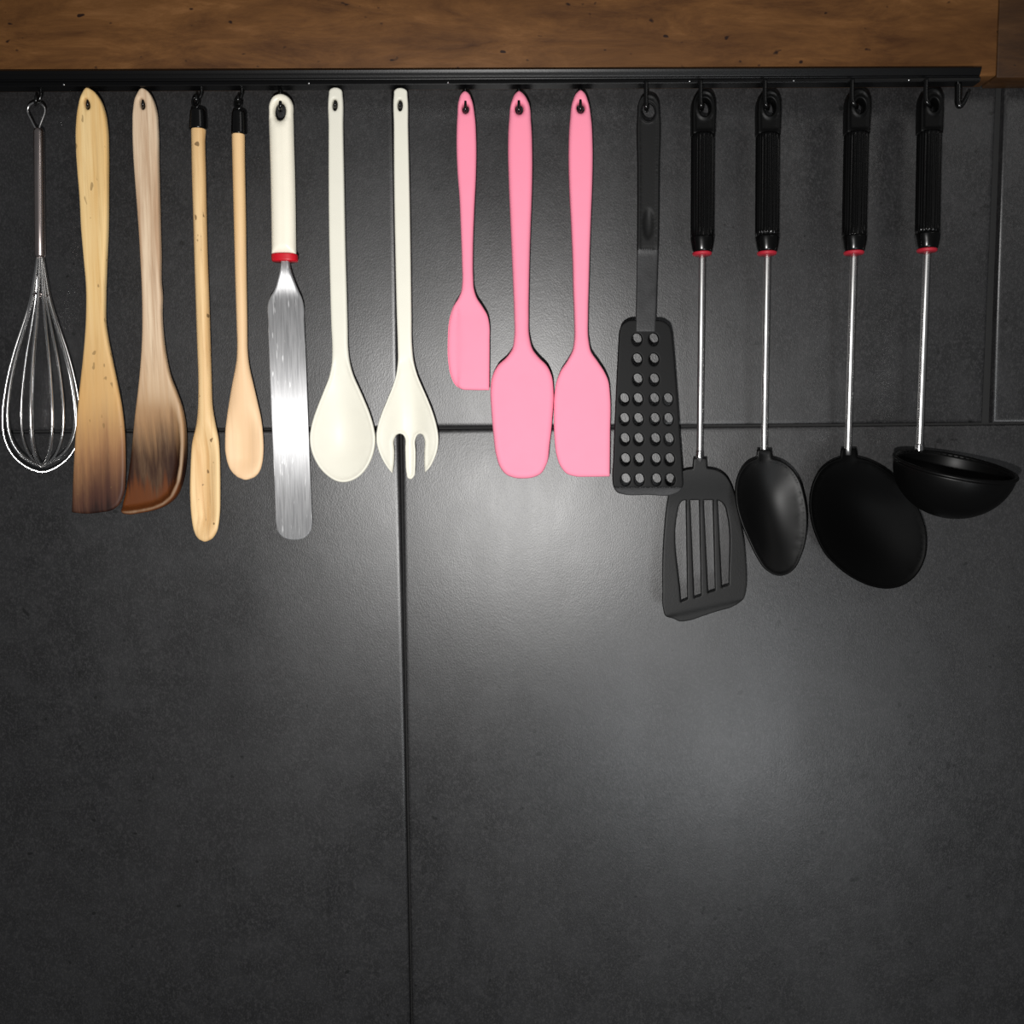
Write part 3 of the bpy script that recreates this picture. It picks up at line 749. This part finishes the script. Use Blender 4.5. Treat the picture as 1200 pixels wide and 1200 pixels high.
# ------------------------------------------------------------------ 13-16 black-grip utensils
def grip_utensil(t, top, bot, xl0, xr0, xl1, xr1, hole, dep, stem):
    """hanging tab, ribbed grip, collar, red ring, steel stem"""
    L = lambda y: xl0+(xl1-xl0)*(y-130)/(bot-130); Rr = lambda y: xr0+(xr1-xr0)*(y-130)/(bot-130)
    ty = top+52; cx = (xl0+xr0)/2+0.5
    out = spline([(cx, top), (cx-7.5, top+2.6), (L(top+13)+1.2, top+11), (L(top+22), top+22), (L(top+40), top+40), (L(ty), ty, 1), (Rr(ty), ty, 1), (Rr(top+40), top+40), (Rr(top+22), top+22), (Rr(top+13)-1.2, top+11), (cx+7.5, top+2.6)])
    plate(out, [ell(*hole)], dep, 10.5, 3.0, [('hanging_tab', None, M['tab'], None)], t,
          front=lambda x, y, d: -1.2*(1-sstep(ty-8, ty, y))*sstep(1, 6, d), grid=3.0)
    a, b = ty-2, bot-18
    W0 = (xr0-xl0)*0.60
    def rip(y, th):
        k = float(sstep(a, a+6, y)*(1-sstep(b-6, b, y)))
        return 0.045*k*(math.cos(th*22)-1)
    loft('grip', [(a, L(a)+1, Rr(a)-1, W0*0.86, dep), (a+3, L(a), Rr(a), W0*0.93, dep), (a+10, L(a+10), Rr(a+10), W0*0.95, dep), (b, L(b), Rr(b), W0*0.95, dep)],
         M['grip'], t, n=176, step=6, exp=2.3, ripple=rip)
    loft('collar', [(b-0.5, L(b)+0.2, Rr(b)-0.2, W0*0.98, dep), (b+1, L(b)-0.5, Rr(b)+0.5, W0*1.02, dep), (b+9, L(b)+0.6, Rr(b)-0.4, W0*0.98, dep), (bot-1, L(bot)+2.2, Rr(bot)-1.8, W0*0.88, dep), (bot, L(bot)+3, Rr(bot)-2.4, W0*0.8, dep)],
         M['grip'], t, n=40, step=2, exp=2.2)
    loft('red_ring', [(bot-0.6, L(bot)+3.0, Rr(bot)-2.6, W0*0.84, dep), (bot+0.6, L(bot)+2.0, Rr(bot)-2.0, W0*0.92, dep), (bot+2.6, L(bot)+2.2, Rr(bot)-2.4, W0*0.92, dep), (bot+3.6, L(bot)+3.4, Rr(bot)-3.6, W0*0.8, dep)],
         M['redrim'], t, n=36, step=1)
    (sx0, sx1, sy1, d1) = stem
    tube('stem', curve3([W(sx0, bot-1, dep), W(sx0+(sx1-sx0)*0.33, bot+(sy1-bot)*0.33, dep), W(sx0+(sx1-sx0)*0.7, bot+(sy1-bot)*0.7, dep+(d1-dep)*0.6), W(sx1, sy1, d1)], 6),
         0.0024, M['stem'], t, n=18)

# slotted turner
t = thing('kitchen_turner', W(815, 728, 20), 'black slotted turner with four long slots, ribbed grip and steel stem', 'turner', 'black utensils with ribbed grips')
grip_utensil(t, 107.5, 296, 810.2, 837.2, 809.4, 836, (824.5, 128, 6.6, 10, 0, 28), 30, (822.6, 819.8, 541, 22))
loft('ferrule', [(528, 815.6, 823.8, 5.2, 22.4), (535.5, 815.2, 824.2, 5.4, 22), (537.5, 815.4, 824, 5.4, 22)], M['steel'], t, n=20, step=2)
oh = spline([(812.4, 537, 1), (827.4, 537, 1), (828, 548.6, 1), (840, 551), (849.2, 557), (856, 567.5), (860.4, 580), (866.6, 608), (871.6, 634), (874.2, 662), (874.4, 688), (871, 702), (860, 710.4), (841, 716.4), (825, 721.6), (806, 727.6),
             (796, 728.2), (790, 725.4), (779.6, 721.5), (777.2, 714), (776.2, 690), (776.4, 652), (778.2, 620), (781.4, 590), (786, 570), (792.6, 557), (801, 551), (811.6, 549, 1)])
sl = [spline([(793.2, 602), (795.8, 591.5), (799.6, 586.8), (803.6, 586, 1), (805.4, 701.6, 1), (797.2, 705.2, 1)]),
      spline([(808, 586, 1), (819.2, 586, 1), (821.4, 697.4, 1), (812.8, 700.4, 1)]),
      spline([(823.8, 586, 1), (835.2, 586, 1), (837.8, 691.6, 1), (829, 694.4, 1)]),
      spline([(840.2, 586, 1), (845.4, 588.4), (849.8, 594.5), (851.8, 602.5), (854, 685, 1), (845.2, 688, 1)])]
plate(oh, sl, lambda x, y: 21.5-5.5*sstep(545, 600, y)+7.5*sstep(600, 728, y), lambda x, y: 4.2-1.8*sstep(600, 725, y), 1.2, [('head', None, M['blk2'], None)], t,
      front=lambda x, y, d: -0.9*sstep(716-(x-800)*0.22, 721-(x-800)*0.22, y), grid=3.4)
hook(822.5, 127, 118, 30, 'black hook holding the slotted turner', front=True, dx=-1.5, gap=7.2, rr=1.6)

# solid spoon
t = thing('kitchen_spoon', W(912, 674, 22), 'black oval kitchen spoon with ribbed grip and steel stem', 'spoon', 'black utensils with ribbed grips')
grip_utensil(t, 107.5, 295.5, 886.2, 913.4, 885.2, 912, (900.4, 127.5, 6.4, 10, 0, 28), 30, (899, 895.2, 532, 24))
oh = spline([(887, 527, 1), (903.4, 527, 1), (904.6, 536.6, 1), (917, 541), (928, 549.6), (936.8, 563), (942, 580), (945, 597), (945.6, 615), (943.2, 636), (938, 653), (930.4, 666.6), (922, 672.8), (914, 674.6), (905.6, 673), (896.6, 667),
             (887, 653.4), (877, 633), (869.2, 615), (864.4, 600), (861.8, 585), (861.6, 570), (865.4, 555), (874.6, 542.6), (886.4, 536.4, 1)])
plate(oh, [], lambda x, y: 25.5+13.5*np.clip((y-536)/138, 0, 1), 3.2, 1.3, [('bowl', None, M['bowl'], None)], t,
      front=lambda x, y, d: -0.7*sstep(1.5, 4.5, d)*sstep(536, 545, y)-13*sstep(2, 40, d), back=lambda x, y, d: -13*sstep(-2, 40, d), grid=3.4, smooth=60)
hook(899.4, 126.5, 117, 30, 'black hook holding the oval kitchen spoon', front=True, dx=-3, gap=7.2, rr=1.6)

# flat round ladle
t = thing('skimmer_ladle', W(1030, 690, 18), 'black ladle with a large shallow tilted oval dish, ribbed grip and steel stem', 'ladle', 'black utensils with ribbed grips')
grip_utensil(t, 106, 295, 990.2, 1018, 987, 1014, (1005.6, 126.5, 5.6, 8.4, 0, 28), 30, (1000.6, 993.4, 533, 22))
oh = spline([(985.6, 525.5, 1), (1003, 525.5, 1), (1004.4, 535.6, 1), (1019, 540), (1036, 549), (1052, 562), (1066, 578.4), (1078, 600), (1084.2, 618), (1086, 637), (1083.4, 655), (1077, 669), (1067, 680), (1055, 687), (1040, 689.8),
             (1022, 687.4), (1006, 681.2), (992, 673), (979, 662.4), (967, 649.4), (958, 633), (951.6, 615), (948.6, 597), (949, 580), (953.2, 564), (961.4, 550), (972, 541.4), (984.4, 536, 1)])
plate(oh, [], lambda x, y: 22-3*sstep(540, 600, y), 2.8, 1.4, [('dish', None, M['dish'], None)], t,
      front=lambda x, y, d: -0.8*sstep(1.5, 4.5, d)*sstep(536, 545, y)-9*sstep(2, 50, d), back=lambda x, y, d: -9*sstep(-2, 50, d), grid=4.0, smooth=60)
hook(1003.5, 125, 116, 30, 'black hook holding the shallow oval ladle', front=True, dx=-5, gap=7.2, rr=1.6)

# soup ladle
t = thing('soup_ladle', W(1115, 609, 60), 'black soup ladle with a deep round bowl at the right edge', 'ladle', 'black utensils with ribbed grips')
grip_utensil(t, 105, 292, 1076, 1103, 1072.8, 1099.6, (1091.6, 125.5, 4.6, 7.6, 0, 28), 30, (1086.4, 1077.2, 530, 25.5))
loft('ferrule', [(520, 1073, 1081.6, 5.4, 26), (526.5, 1072.4, 1081.8, 5.6, 26), (528.5, 1072.6, 1081.6, 5.6, 26)], M['steel'], t, n=20, step=2)
def ladle_bowl():
    c = W(1118.5, 545.5, 64); Rm = 0.0400; Hh = 0.0370; th = 0.0018
    Q = Matrix.Rotation(rad(6.8), 3, 'Y') @ Matrix.Rotation(rad(12.5), 3, 'X')
    prof = [(Rm*math.cos(u), -Hh*math.sin(u)) for u in np.linspace(0, math.pi/2, 22)]
    inn = [((Rm-th)*math.cos(u), -(Hh-th)*math.sin(u)) for u in np.linspace(math.pi/2, 0, 22)]
    prof = prof[:-1]+[(0.0001, -Hh)]; inn = [(0.0001, -(Hh-th))]+inn[1:]
    full = prof+inn; n = 56; V = []; Fs = []
    for (r, z) in full:
        for k in range(n):
            u = 2*math.pi*k/n; V.append(c+Q @ Vector((r*math.cos(u), r*math.sin(u), z)))
    m = len(full)
    for j in range(m):
        j2 = (j+1) % m
        for k in range(n):
            k2 = (k+1) % n; Fs.append((j*n+k, j*n+k2, j2*n+k2, j2*n+k))
    bo = fix_normals(mesh_obj('bowl', V, Fs, M['bowl'], t))
    rg = [c+Q @ Vector(((Rm-0.0004)*math.cos(u), (Rm-0.0004)*math.sin(u), -0.0004)) for u in np.linspace(0, 2*math.pi, 64, endpoint=False)]
    tube('rim', rg, 0.0015, M['bowl'], bo, n=10, closed=True)
ladle_bowl()
hook(1090, 124, 116, 30, 'black hook holding the soup ladle', front=True, dx=-5, gap=7.2, rr=1.6)

# empty hook at the rail's right end, turned sideways
pts = curve3([W(1122.8, 95, 30), W(1122.8, 110, 30), W(1122.8, 120, 30), W(1124.6, 124.2, 30.5), W(1128, 121.5, 31), W(1131.5, 116, 31.5), W(1135, 108.5, 32)], 6)
o = tube('rail_hook', pts, [0.0023]*14+[0.0023-0.0011*k/(len(pts)-15) for k in range(len(pts)-14)], M['hook'], None, n=10, origin=W(1122.8, 124, 30))
tag(o, 'empty black hook at the right end of the rail', 'hook', HG)
